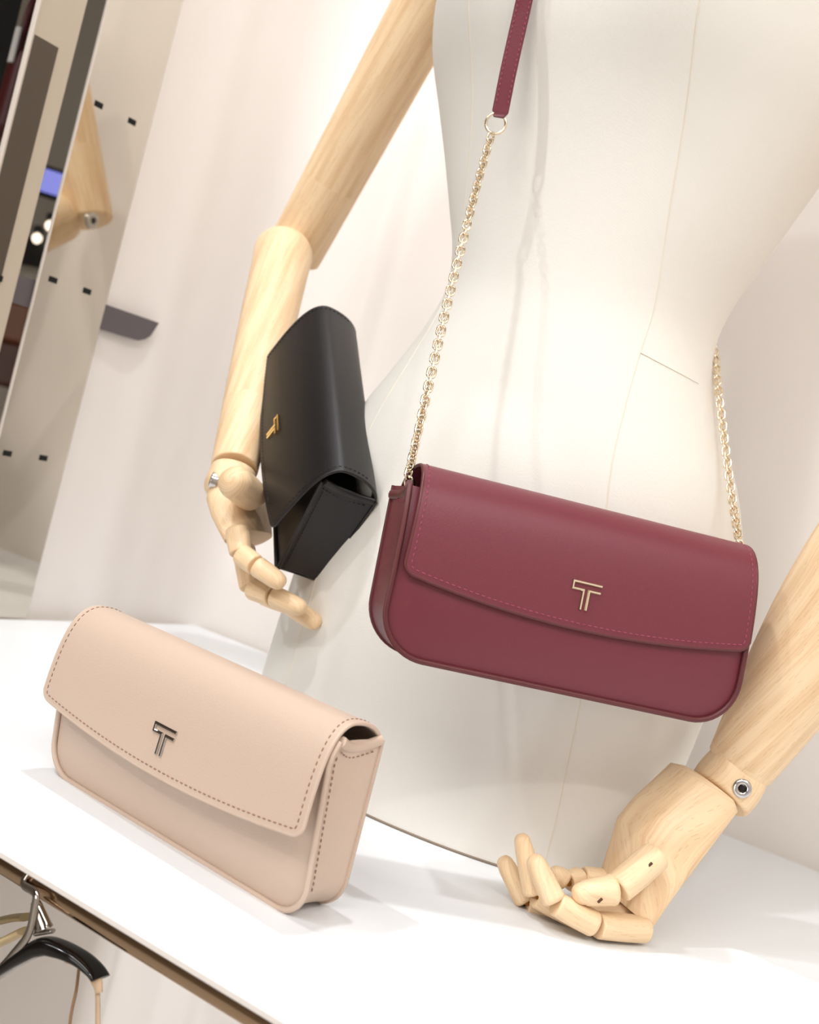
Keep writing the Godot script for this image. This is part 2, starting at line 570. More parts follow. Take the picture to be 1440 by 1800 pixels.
	# the metal emblem: a doubled letter T of bevelled bars
	var lc: float = la + sag - 0.0185
	var o0: Vector3 = at.call(0.0, lc, 0.0)
	var ey: Vector3 = (at.call(0.0, lc - 0.006, 0.0) - at.call(0.0, lc + 0.006, 0.0)).normalized()
	var ez := Vector3(1, 0, 0).cross(ey)
	var em := MB.new()
	for stroke in [[Vector2(8.6, 7.6), Vector2(-8.6, 7.6), Vector2(-8.6, 3.6), Vector2(-1.9, 3.6), Vector2(-1.9, -7.6)], [Vector2(8.3, 3.6), Vector2(1.5, 3.6), Vector2(1.5, -7.6)]]:
		emblem_bar(em, stroke, o0, Vector3(1, 0, 0), ey, ez)
	var e := part("emblem", em.mesh(false, 0), emblem_mat, flap)
	e.set_meta("label", "metal emblem of two nested bars in the shape of a letter T")
	return o

func emblem_bar(b: MB, pts: Array, o: Vector3, ex: Vector3, ey: Vector3, ez: Vector3) -> void:
	var rows := []
	for i in pts.size():
		var d0: Vector2 = (pts[i] - pts[i - 1]).normalized() if i > 0 else (pts[1] - pts[0]).normalized()
		var d1: Vector2 = (pts[i + 1] - pts[i]).normalized() if i < pts.size() - 1 else d0
		var n0 := Vector2(-d0.y, d0.x)
		var n1 := Vector2(-d1.y, d1.x)
		var mit := (n0 + n1) / (1.0 + n0.dot(n1))
		var row := []
		for s in [[0.85, 0.0], [0.85, 0.7], [0.45, 1.25], [-0.45, 1.25], [-0.85, 0.7], [-0.85, 0.0]]:
			var q: Vector2 = pts[i] + mit * s[0]
			row.append(o + (ex * q.x + ey * q.y + ez * s[1]) * 0.001)
		rows.append(row)
	for i in rows.size() - 1:
		for k in 5: b.face([rows[i][k], rows[i][k + 1], rows[i + 1][k + 1], rows[i + 1][k]])
	var end: Array = rows[0].duplicate()
	end.reverse()
	b.face(end); b.face(rows[-1])

# a row of thread stitches lying along a path
func stitches(path: PackedVector3Array, long: float, gap: float, r: float) -> ArrayMesh:
	var b := MB.new()
	var total := 0.0
	var cum := [0.0]
	for i in range(1, path.size()):
		total += path[i].distance_to(path[i - 1])
		cum.append(total)
	var s := 0.0
	var k := 0
	while s + long < total:
		var ends := []
		for t in [s, s + long / 2.0, s + long]:
			while k < cum.size() - 2 and cum[k + 1] < t: k += 1
			ends.append(path[k].lerp(path[k + 1], (t - cum[k]) / maxf(1e-9, cum[k + 1] - cum[k])))
		var d: Vector3 = (ends[2] - ends[0]).normalized()
		var x := d.cross(Vector3(0.3, 0.2, 0.93)).normalized()
		var y := d.cross(x)
		var rws := []
		for q in [[0, 0.25], [0.18, 1.0], [0.5, 1.15], [0.82, 1.0], [1.0, 0.25]]:
			rws.append(ring(ends[0].lerp(ends[2], q[0]), x * r * q[1], y * r * q[1], 5))
		b.grid(rws, true)
		s += long + gap
	return b.mesh(true)

# ---------------------------------------------------------------- chain
func link_mesh() -> ArrayMesh:
	var path := PackedVector3Array()
	var r := 0.0023
	var h := 0.0014
	for k in 24:
		var a := TAU * k / 24.0
		path.append(Vector3(cos(a) * r, sin(a) * r + h * signf(sin(a)), 0))
	return sweep(path, 0.00082, 0.00082, 8, true).mesh()

func make_chain(parent: Node3D, pts: Array, twist: Callable, pitch := 0.0049) -> void:
	var holder := Node3D.new()
	holder.name = "chain"
	parent.add_child(holder, true)
	var path := spline(pts, 40)
	var mesh := link_mesh()
	var inv := whole(holder).affine_inverse()
	var total := 0.0
	for i in range(1, path.size()): total += path[i].distance_to(path[i - 1])
	var n := int(round(total / pitch))
	var k := 0
	var run := 0.0
	for i in n:
		var t := total * (i + 0.5) / n
		while k < path.size() - 2 and run + path[k].distance_to(path[k + 1]) < t:
			run += path[k].distance_to(path[k + 1]); k += 1
		var c := path[k].lerp(path[k + 1], (t - run) / path[k].distance_to(path[k + 1]))
		var d := (path[k + 1] - path[k]).normalized()
		var f := facing(c, d, Vector3(0.855, -0.2, -0.48))
		var ang: float = twist.call((i + 0.5) / n) + (PI / 2.0 if i % 2 else 0.0)
		part("link", mesh, M.pale_gold, holder, inv * Transform3D(f.basis * Basis(Vector3.UP, ang), c))

# ---------------------------------------------------------------- dress form
var form_y := [0.0, 0.06, 0.12, 0.18, 0.22, 0.255, 0.275, 0.295, 0.312, 0.34, 0.37, 0.40, 0.425, 0.465, 0.50, 0.54, 0.59, 0.645, 0.69, 0.73, 0.755, 0.78, 0.81, 0.86]
var form_a := [0.1635, 0.1655, 0.1665, 0.1655, 0.1605, 0.1505, 0.1425, 0.1315, 0.1225, 0.1095, 0.1015, 0.1065, 0.1165, 0.1325, 0.1465, 0.1615, 0.1675, 0.1715, 0.1755, 0.1675, 0.1350, 0.0750, 0.0550, 0.0530]
var form_f := [0.098, 0.100, 0.103, 0.107, 0.109, 0.108, 0.105, 0.100, 0.096, 0.089, 0.084, 0.085, 0.088, 0.096, 0.106, 0.118, 0.120, 0.108, 0.094, 0.080, 0.068, 0.058, 0.052, 0.050]
var form_b := [0.125, 0.127, 0.130, 0.132, 0.128, 0.120, 0.112, 0.102, 0.094, 0.084, 0.079, 0.080, 0.083, 0.088, 0.092, 0.096, 0.098, 0.098, 0.094, 0.084, 0.070, 0.060, 0.054, 0.052]

func form_at(list: Array, y: float) -> float:
	var k := 0
	while k < form_y.size() - 2 and form_y[k + 1] < y: k += 1
	var t: float = clampf((y - form_y[k]) / (form_y[k + 1] - form_y[k]), 0.0, 1.0)
	return cubic_interpolate_in_time(list[k], list[k + 1], list[maxi(k - 1, 0)], list[mini(k + 2, list.size() - 1)], t,
		form_y[k + 1] - form_y[k], (form_y[maxi(k - 1, 0)] - form_y[k]) if k > 0 else -0.03, (form_y[mini(k + 2, form_y.size() - 1)] - form_y[k]) if k + 2 < form_y.size() else form_y[k + 1] - form_y[k] + 0.03)

const FORM := Vector3(-0.377, 1.1, -0.782)

func form_point(y: float, th: float) -> Vector3:
	var e := 2.0 / 2.1
	var a := form_at(form_a, y)
	var s := sin(th)
	var z := sp(s, e) * (form_at(form_f, y) if s > 0.0 else form_at(form_b, y))
	var x := a * sp(cos(th), e)
	for side in [-1.0, 1.0]:                            # the bust
		if s > 0.0:
			var d := Vector2((x - side * 0.078) / 0.062, (y - 0.585) / 0.062)
			z += 0.024 * exp(-d.length_squared()) * minf(1.0, s * 3.0)
	return FORM + Vector3(x - 0.012 * (1.0 - smoothstep(0.02, 0.20, y)), y, z)

func form_front(x: float, y: float, off: float) -> Vector3:
	var lo := 0.0
	var hi := PI
	for i in 40:
		var mid := (lo + hi) / 2.0
		if form_point(y, mid).x > FORM.x + x: lo = mid
		else: hi = mid
	return form_point(y, lo) + Vector3(0, 0, off)

func bolt(parent: Node3D, at: Vector3, out: Vector3, r: float) -> void:
	var xf := whole(parent).affine_inverse() * facing(at, out)
	var b := part("bolt", lathe([Vector2(r * 0.98, -0.004), Vector2(r, 0.0002), Vector2(r * 0.94, 0.0010), Vector2(r * 0.72, 0.0014), Vector2(r * 0.46, 0.0013), Vector2(r * 0.42, 0.0004), Vector2(r * 0.40, -0.002)]).mesh(), M.steel, parent, xf)
	b.set_meta("label", "round steel bolt head with a hexagonal socket")

func hexsocket(parent: Node3D, at: Vector3, out: Vector3, r: float) -> void:
	part("socket", lathe([Vector2(r, -0.001), Vector2(r, 0.0012)], 6).mesh(false), M.hex, parent, whole(parent).affine_inverse() * facing(at, out))

func finger(parent: Node3D, joints: Array, radii: Array, side: Vector3, pins := true) -> void:
	for i in joints.size() - 1:
		var last := i == joints.size() - 2
		var r: float = radii[i] * 0.001
		var q: float = radii[i + 1] * 0.001
		var d: Vector3 = (joints[i + 1] - joints[i]).normalized()
		wpart("finger_segment", limb(joints[i] + d * 0.0004, joints[i + 1] - d * 0.0004, side, Vector2(r, r * 0.92), Vector2(q, q * 0.9), r * 0.35, q * (0.95 if last else 0.18), 2.3, 0.03, 24).mesh(), M.wood, parent)
		if pins and i > 0:
			var x: Vector3 = (side - d * side.dot(d)).normalized()
			var k := sweep(PackedVector3Array([joints[i] - x * r * 0.80, joints[i] + x * r * 0.80]), 0.0016, 0.0016, 10)
			wpart("pin", k.mesh(), M.pin, parent)

func make_mannequin() -> void:
	var o := thing("mannequin", "cream canvas dress-form mannequin with jointed beech arms standing on the white table", "mannequin", FORM)
	# torso
	var b := MB.new()
	var rows := []
	var ys := []
	for k in 97: ys.append(0.0012 + 0.858 * k / 96.0)
	for y in ys:
		var row := PackedVector3Array()
		for i in 96: row.append(form_point(y, TAU * i / 96.0))
		rows.append(row)
	b.grid(rows, true)
	b.fan(rows[0], true); b.fan(rows[-1])
	wpart("torso", b.mesh(), M.canvas, o)
	var trim := PackedVector3Array()
	for i in 96: trim.append(form_point(0.0008, TAU * i / 96.0))
	wpart("base_trim", sweep(trim, 0.0011, 0.0008, 6, true).mesh(), M.base_trim, o)
	# princess seams down the front and the waist seam between them
	for s in SEAMS:
		var path := PackedVector3Array()
		for p in spline(s, 10): path.append(form_front(p.x, p.y, 0.0))
		wpart("seam", sweep(path, 0.0006, 0.0003, 6, false, Vector3(1, 0, 0)).mesh(), M.seam, o)
	arm_on_black_bag(o)
	arm_on_table(o)

var SEAMS := [
	[Vector3(0.086, 0.60, 0), Vector3(0.081, 0.54, 0), Vector3(0.077, 0.46, 0), Vector3(0.077, 0.40, 0), Vector3(0.079, 0.344, 0), Vector3(0.088, 0.28, 0), Vector3(0.105, 0.18, 0), Vector3(0.110, 0.06, 0), Vector3(0.110, 0.002, 0)],
	[Vector3(-0.086, 0.60, 0), Vector3(-0.081, 0.54, 0), Vector3(-0.077, 0.46, 0), Vector3(-0.077, 0.40, 0), Vector3(-0.079, 0.344, 0), Vector3(-0.088, 0.28, 0), Vector3(-0.105, 0.18, 0), Vector3(-0.110, 0.06, 0), Vector3(-0.110, 0.002, 0)],
	[Vector3(0.079, 0.344, 0), Vector3(0.095, 0.340, 0), Vector3(0.108, 0.337, 0)]]

func arm_on_black_bag(o: Node3D) -> void:
	var side: Vector3 = Vector3(-0.7310, 1.4982, -0.8400) - Vector3(-0.6859, 1.4849, -0.8667)
	var up := wpart("upper_arm", limb(Vector3(-0.5884, 1.7619, -0.8154), Vector3(-0.7160, 1.4954, -0.8606), side, Vector2(0.030, 0.029), Vector2(0.0262, 0.0262), 0.022, 0.004, 2.0, 0.0, 40).mesh(), M.wood, o)
	var fo := wpart("forearm", limb(Vector3(-0.7122, 1.5044, -0.8423), Vector3(-0.5779, 1.2986, -0.6913), side, Vector2(0.0268, 0.0262), Vector2(0.0180, 0.0178), 0.020, 0.0012, 2.0, 0.03, 40).mesh(), M.wood, o)
	bolt(up, Vector3(-0.7136, 1.4992, -0.8506) + Vector3(-0.0262, -0.004, 0.006), Vector3(-1, 0.05, -0.1), 0.0085)
	hexsocket(up, Vector3(-0.7136, 1.4992, -0.8506) + Vector3(-0.0266, -0.004, 0.006), Vector3(-1, 0.05, -0.1), 0.003)
	var wr := wpart("wrist_block", limb(Vector3(-0.5772, 1.2969, -0.6906), Vector3(-0.5691, 1.2780, -0.6799), side, Vector2(0.0177, 0.0173), Vector2(0.0187, 0.0191), 0.003, 0.008, 2.2).mesh(), M.wood, o)
	bolt(wr, Vector3(-0.5759, 1.2876, -0.6676), Vector3(-0.75, 0.1, 0.6), 0.0062)
	hexsocket(wr, Vector3(-0.5755, 1.2876, -0.6668), Vector3(-0.75, 0.1, 0.6), 0.0024)
	var across: Vector3 = Vector3(-0.5322, 1.2632, -0.6698) - Vector3(-0.5445, 1.2487, -0.6616)
	var inward: Vector3 = (Vector3(-0.5668, 1.2699, -0.7360) - Vector3(-0.5572, 1.2719, -0.6776)).normalized()
	var pa := loft([[Vector3(-0.5742, 1.2902, -0.6816) + inward * (0.0146 - 0.0105), across.normalized() * 0.0137, inward * 0.0146, 2.4],
		[Vector3(-0.5699, 1.2819, -0.6773) + inward * (0.0218 - 0.0105), across.normalized() * 0.0164, inward * 0.0218, 2.6],
		[Vector3(-0.5610, 1.2708, -0.6759) + inward * (0.0264 - 0.0105), across.normalized() * 0.0157, inward * 0.0264, 2.8],
		[Vector3(-0.5509, 1.2602, -0.6742) + inward * (0.0282 - 0.0105), across.normalized() * 0.0132, inward * 0.0282, 2.8],
		[Vector3(-0.5435, 1.2525, -0.6731) + inward * (0.0273 - 0.0105), across.normalized() * 0.0107, inward * 0.0273, 2.8]], 40)
	var palm := wpart("palm", pa.mesh(), M.wood, o)
	finger(palm, [Vector3(-0.5460, 1.2830, -0.6825), Vector3(-0.5320, 1.2947, -0.6342)], [11.50, 12.42], across)
	finger(palm, [Vector3(-0.5377, 1.2598, -0.6621), Vector3(-0.5246, 1.2435, -0.6576), Vector3(-0.5065, 1.2399, -0.6546), Vector3(-0.4804, 1.2329, -0.6574)], [8.46, 7.91, 7.54, 6.26], Vector3(-0.5322, 1.2632, -0.6698) - Vector3(-0.5445, 1.2487, -0.6616), false)
	finger(palm, [Vector3(-0.5413, 1.2467, -0.6794), Vector3(-0.5189, 1.2206, -0.6716), Vector3(-0.4968, 1.2213, -0.6691), Vector3(-0.4675, 1.2195, -0.6709)], [8.28, 8.10, 7.54, 6.26], across, false)
	finger(palm, [Vector3(-0.5459, 1.2359, -0.6973), Vector3(-0.5213, 1.2165, -0.6901), Vector3(-0.4948, 1.2163, -0.6882), Vector3(-0.4648, 1.2092, -0.6890)], [8.28, 7.91, 7.36, 6.26], across, false)

func arm_on_table(o: Node3D) -> void:
	var side: Vector3 = Vector3(-0.1587, 1.1991, -0.7693) - Vector3(-0.1929, 1.2116, -0.7491)
	wpart("upper_arm", limb(Vector3(-0.1885, 1.7566, -0.8116), Vector3(-0.1141, 1.4281, -0.7599), side, Vector2(0.033, 0.032), Vector2(0.029, 0.028), 0.022, 0.020, 2.0, 0.0, 40).mesh(), M.wood, o)
	wpart("forearm", limb(Vector3(-0.1146, 1.4242, -0.7536), Vector3(-0.1758, 1.2054, -0.7592), side, Vector2(0.034, 0.033), Vector2(0.0216, 0.0212), 0.024, 0.0012, 2.0, 0.27, 40).mesh(), M.wood, o)
	var wr := wpart("wrist_block", limb(Vector3(-0.1758, 1.2043, -0.7591), Vector3(-0.1809, 1.1845, -0.7470), side, Vector2(0.0200, 0.0197), Vector2(0.0205, 0.0195), 0.003, 0.003, 2.3, 0.03, 40).mesh(), M.wood, o)
	var out: Vector3 = (Vector3(0, 1.3355, 0) - Vector3(-0.1659, 1.1963, -0.7379)).normalized() + Vector3(0.25, -0.05, 0.05)
	bolt(wr, Vector3(-0.1653, 1.1968, -0.7353), out, 0.0059)
	hexsocket(wr, Vector3(-0.1652, 1.1969, -0.7347), out, 0.0021)
	var a: Vector3 = (Vector3(-0.1586, 1.1815, -0.7393) - Vector3(-0.1908, 1.1975, -0.7205)).normalized()
	var bd: Vector3 = (Vector3(-0.2299, 1.1181, -0.7167) - Vector3(-0.1982, 1.1187, -0.6891)).normalized()
	var secs := []
	for s in [[Vector3(-0.1736, 1.1924, -0.7272), 0.0150, 0.0165, 2.4], [Vector3(-0.1738, 1.1893, -0.7246), 0.0203, 0.0195, 2.9], [Vector3(-0.1811, 1.1628, -0.7049), 0.0207, 0.0225, 3.4], [Vector3(-0.1841, 1.1501, -0.6967), 0.0200, 0.0235, 3.6], [Vector3(-0.1852, 1.1325, -0.6882), 0.0152, 0.0240, 3.8], [Vector3(-0.1865, 1.1141, -0.6796), 0.0112, 0.0240, 3.8]]:
		secs.append([s[0] + bd * s[2], a * s[1], bd * s[2], s[3]])
	var palm := wpart("palm", loft(secs, 48).mesh(), M.wood, o)
	finger(palm, [Vector3(-0.1891, 1.1538, -0.6821), Vector3(-0.1999, 1.1317, -0.6582), Vector3(-0.2185, 1.1238, -0.6396)], [9.2, 9.3, 6.6], bd, false)
	finger(palm, [Vector3(-0.1848, 1.1085, -0.6851), Vector3(-0.2046, 1.1092, -0.6532), Vector3(-0.2250, 1.1167, -0.6353), Vector3(-0.2451, 1.1384, -0.6323)], [8.2, 8.2, 7.6, 6.0], bd, false)
	finger(palm, [Vector3(-0.1967, 1.1095, -0.6919), Vector3(-0.2148, 1.1042, -0.6655), Vector3(-0.2412, 1.1126, -0.6441), Vector3(-0.2590, 1.1442, -0.6418)], [8.4, 8.0, 7.0, 5.2], bd)
	finger(palm, [Vector3(-0.2075, 1.1134, -0.6996), Vector3(-0.2242, 1.1031, -0.6750), Vector3(-0.2492, 1.1025, -0.6551), Vector3(-0.2712, 1.1236, -0.6521)], [8.2, 7.8, 6.8, 5.6], bd)
	finger(palm, [Vector3(-0.2193, 1.1195, -0.7068), Vector3(-0.2333, 1.1188, -0.6936), Vector3(-0.2381, 1.1156, -0.6835), Vector3(-0.2490, 1.1201, -0.6771)], [7.6, 7.2, 6.8, 5.6], bd)
	for q in [[Vector3(-0.1879, 1.1499, -0.6669), Vector3(-0.6, 0.5, 0.5)], [Vector3(-0.2022, 1.1272, -0.6408), Vector3(-0.8, 0.2, 0.3)]]:
		var f := facing(q[0], (Vector3(0, 1.3355, 0) - q[0]).normalized(), Vector3(-0.1957, 1.1382, -0.6564) - Vector3(-0.1878, 1.1524, -0.6618))
		part("pin_slot", slab(Vector3(0.0034, 0.0016, 0.0016), 0.0003), M.slot_wood, palm, whole(palm).affine_inverse() * f)


# ---------------------------------------------------------------- everything
func _ready() -> void:
	# camera
	var cam := Camera3D.new()
	cam.name = "camera"
	cam.position = Vector3(0, 1.3355, 0)
	cam.rotation_degrees = Vector3(-2.22, 31.19, 14.86)
	cam.keep_aspect = Camera3D.KEEP_HEIGHT
	cam.near = 0.05
	cam.far = 60.0
	var lens := CameraAttributesPhysical.new()
	lens.frustum_focal_length = 27.653
	lens.frustum_near = 0.05
	lens.frustum_far = 60.0
	lens.frustum_focus_distance = 0.69
	lens.exposure_aperture = 6.5
	cam.attributes = lens
	add_child(cam)
	cam.fov = 46.917
	cam.current = true
	# the room is closed: its light comes from the lamps and added fill panels below
	var we := WorldEnvironment.new()
	we.name = "environment"
	var env := Environment.new()
	env.background_mode = Environment.BG_COLOR
	env.background_color = Color(0.02, 0.018, 0.016)
	env.tonemap_mode = Environment.TONE_MAPPER_LINEAR
	env.tonemap_exposure = 0.393
	env.sdfgi_enabled = true
	env.ssao_enabled = true
	env.ssil_enabled = true
	we.environment = env
	add_child(we)
	make_materials()
	make_lights()
	make_room()
	make_table()
	make_mannequin()
	make_bags()
	make_uprights()
	make_rail_things()
	make_store()

func spot(where: Vector3, to: Vector3, energy: float, angle: float, size: float, label: String, c := Color(0.985, 0.99, 1.0)) -> void:
	var o := thing("spot_lamp", label, "spotlight", where)
	var xf := facing(Vector3.ZERO, where - to)
	part("housing", lathe([Vector2(0.050, 0.0), Vector2(0.052, 0.01), Vector2(0.052, 0.11), Vector2(0.044, 0.13), Vector2(0.012, 0.135)]).mesh(), M.dark, o, xf)
	part("bulb", lathe([Vector2(0.040, -0.001), Vector2(0.044, -0.003), Vector2(0.030, -0.006), Vector2(0.004, -0.007)]).mesh(), glow(c, 6.0), o, xf)
	part("stem", sweep(PackedVector3Array([Vector3(0, 0.0, 0) + xf.basis.y * 0.1, Vector3(0, 3.0 - where.y, 0) + xf.basis.y * 0.1]), 0.008, 0.008, 8).mesh(), M.dark, o)
	var l := SpotLight3D.new()
	l.name = "spot"
	l.light_color = c
	l.light_energy = energy
	l.spot_angle = angle
	l.spot_angle_attenuation = 0.5
	l.spot_range = 12.0
	l.spot_attenuation = 2.0
	l.light_size = size
	l.shadow_enabled = true
	o.add_child(l)
	l.transform = Transform3D(Basis.looking_at(to - where, Vector3(0.1, 0.2, 0.97)), xf.basis.y * -0.012)

func panel(where: Vector3, size: Vector2, energy: float, label: String, c := Color(1.0, 0.99, 0.975)) -> void:  # soft panels added overhead for ambient and fill light
	var o := thing("added_ceiling_fill", label, "ceiling light", where)
	part("frame", slab(Vector3(size.x + 0.06, 0.05, size.y + 0.06), 0.005, Vector3(0, 0.028, 0)), M.white_tag, o)
	part("diffuser", slab(Vector3(size.x, 0.006, size.y), 0.001), glow(c, 0.9), o)
	var l := AreaLight3D.new()
	l.name = "area"
	l.light_color = c
	l.light_energy = energy
	l.area_size = size
	l.area_range = 12.0
	l.shadow_enabled = true
	o.add_child(l)
	l.transform = Transform3D(Basis(Vector3(1, 0, 0), -PI / 2.0), Vector3(0, -0.008, 0))

func added_fill_box(where: Vector3, size: Vector2, energy: float, label: String, c := Color(1.0, 0.99, 0.975)) -> void:  # added out of view as frontal fill, reaching under the table
	var o := thing("added_fill_box", label, "light box", where)
	part("frame", slab(Vector3(size.x + 0.08, size.y + 0.08, 0.06), 0.006, Vector3(0, 0, 0.03)), M.white_tag, o)
	part("diffuser", slab(Vector3(size.x, size.y, 0.006), 0.001), glow(c, 0.8), o)
	var l := AreaLight3D.new()
	l.name = "area"
	l.light_color = c
	l.light_energy = energy
	l.area_size = size
	l.area_range = 12.0
	l.shadow_enabled = true
	o.add_child(l)
	l.position = Vector3(0, 0, -0.008)

func make_lights() -> void:
	spot(Vector3(-0.46, 2.88, -0.52), Vector3(-0.36, 1.1, -0.62), 2.5, 40.0, 0.03, "black spot lamp straight above the table")
	spot(Vector3(-0.80, 2.86, 0.15), Vector3(-0.36, 1.25, -0.66), 2.4, 32.0, 0.03, "black spot lamp high above the front left of the table")
	spot(Vector3(-1.45, 2.75, 1.20), Vector3(-0.33, 1.45, -0.70), 2.4, 20.0, 0.03, "black spot lamp farther out on the left")
	spot(Vector3(0.75, 2.85, 0.85), Vector3(-0.40, 1.25, -0.75), 1.6, 28.0, 0.03, "black spot lamp on the right")
	spot(Vector3(-0.95, 2.25, 3.20), Vector3(-0.72, 0.42, -1.0), 22.0, 6.0, 0.03, "black spot lamp added far out, aimed low to brighten the wall under the table")  # added fill spot, its narrow cone kept below the tabletop
	panel(Vector3(-0.3, 2.96, 1.3), Vector2(1.6, 1.2), 10.0, "wide white ceiling panel added in front of the niche for soft ambient light")
	panel(Vector3(1.05, 2.96, 0.3), Vector2(0.6, 1.4), 4.5, "narrow white ceiling panel added to light the right wall for the emblem reflections")
	added_fill_box(Vector3(-0.5, 1.15, 3.44), Vector2(1.8, 1.7), 7.0, "tall glowing fill panel added on the unseen shop wall facing the niche")

func make_room() -> void:
	var b := MB.new()
	b.box(Vector3(-1.4, -0.05, 0.9), Vector3(3.3, 0.05, 2.7))
	structure("floor", b.mesh(false), M.floor)
	b = MB.new()
	b.box(Vector3(-1.4, 3.05, 0.9), Vector3(3.3, 0.05, 2.7))
	structure("ceiling", b.mesh(false), M.ceiling)
	# the niche walls: the left one, then a soft corner and the back one, in faint vertical waves
	var XL := -0.866
	var ZB := -1.032
	var r := 0.05
	var line := []
	for k in 25: line.append([Vector2(XL, lerpf(-0.745, ZB + r, k / 24.0)), Vector2(1, 0)])
	structure("wall_niche_side", wavy_wall(line, 0.0, Vector2(XL - 0.04, ZB + r), Vector2(XL - 0.04, -0.745)), M.wall)
	line = []
	for k in 17:
		var a := PI / 2.0 * k / 16.0
		line.append([Vector2(XL + r - r * cos(a), ZB + r - r * sin(a)), Vector2(cos(a), sin(a))])
	structure("wall_cove", wavy_wall(line, 0.237, Vector2(XL + r, ZB - 0.04), Vector2(XL - 0.04, ZB + r)), M.wall)
	line = []
	for k in 160: line.append([Vector2(lerpf(XL + r, 1.62, k / 159.0), ZB), Vector2(0, 1)])
	structure("wall_back", wavy_wall(line, 0.3155, Vector2(1.62, ZB - 0.06), Vector2(XL + r, ZB - 0.06)), M.wall)
	b = MB.new()
	b.box(Vector3(1.66, 1.5, 0.9), Vector3(0.05, 1.5, 2.7))
	structure("wall_right", b.mesh(false), M.wall)
	b = MB.new()
	b.box(Vector3(-1.4, 1.5, 3.55), Vector3(3.3, 1.5, 0.05))
	structure("wall_front", b.mesh(false), M.store_wall)
	b = MB.new()
	b.box(Vector3(-4.65, 1.5, 0.9), Vector3(0.05, 1.5, 2.7))
	structure("wall_left", b.mesh(false), M.store_wall)
	b = MB.new()
	b.box(Vector3(-2.8, 1.5, -1.85), Vector3(1.9, 1.5, 0.05))
	structure("wall_store", b.mesh(false), M.store_wall)

func wavy_wall(line: Array, from: float, back_a: Vector2, back_b: Vector2) -> ArrayMesh:
	var b := MB.new()
	var run := absf(from)
	var front := PackedVector2Array()
	for i in line.size():
		if i: run += line[i][0].distance_to(line[i - 1][0])
		front.append(line[i][0] + line[i][1] * (0.0016 * sin(run * 58.0) + 0.0010 * sin(run * 101.0 + 1.0) - 0.002))
	var rws := []
	for y in [0.0, 1.1, 2.0, 3.0]:
		var row := PackedVector3Array()
		for p in front: row.append(Vector3(p.x, y, p.y))
		rws.append(row)
	b.grid(rws)
	rws = []
	for y in [0.0, 3.0]:                                   # the back of the wall
		rws.append(PackedVector3Array([Vector3(front[-1].x, y, front[-1].y), Vector3(back_a.x, y, back_a.y), Vector3(back_b.x, y, back_b.y), Vector3(front[0].x, y, front[0].y)]))
	b.grid(rws)
	return b.mesh(true, -1)

func make_table() -> void:
	var o := thing("display_table", "long white display table under the mannequin and the nude bag", "table", Vector3(0.35, 0, -0.71))
	wpart("tabletop", slab(Vector3(2.40, 0.004, 0.609), 0.0012, Vector3(0.345, TOP - 0.002, -0.7195)), M.table, o)
	wpart("front_edge", slab(Vector3(2.40, 0.0042, 0.003), 0.0009, Vector3(0.345, TOP - 0.0024, -0.4138)), M.table_edge, o)
	var rail := thing("garment_rail", "polished metal garment rail running under the table's front edge", "rail", Vector3(-0.3, TOP - 0.02, -0.43))
	wpart("bar", sweep(PackedVector3Array([Vector3(-0.86, RY, RZ), Vector3(1.5, RY, RZ)]), 0.0066, 0.0066, 24).mesh(), M.rail, rail)
	for x in [-0.252, 0.6, 1.3]:
		wpart("bracket", sweep(PackedVector3Array([Vector3(x, TOP - 0.0042, RZ), Vector3(x, RY - 0.010, RZ)]), 0.0055, 0.0095, 16).mesh(), M.chrome, rail)
	for x in [0.5, 1.45]:
		wpart("leg", slab(Vector3(0.03, TOP - 0.004, 0.03), 0.003, Vector3(x, (TOP - 0.004) / 2.0, -0.95)), M.steel, o)

const RY := TOP - 0.0142
const RZ := -0.430

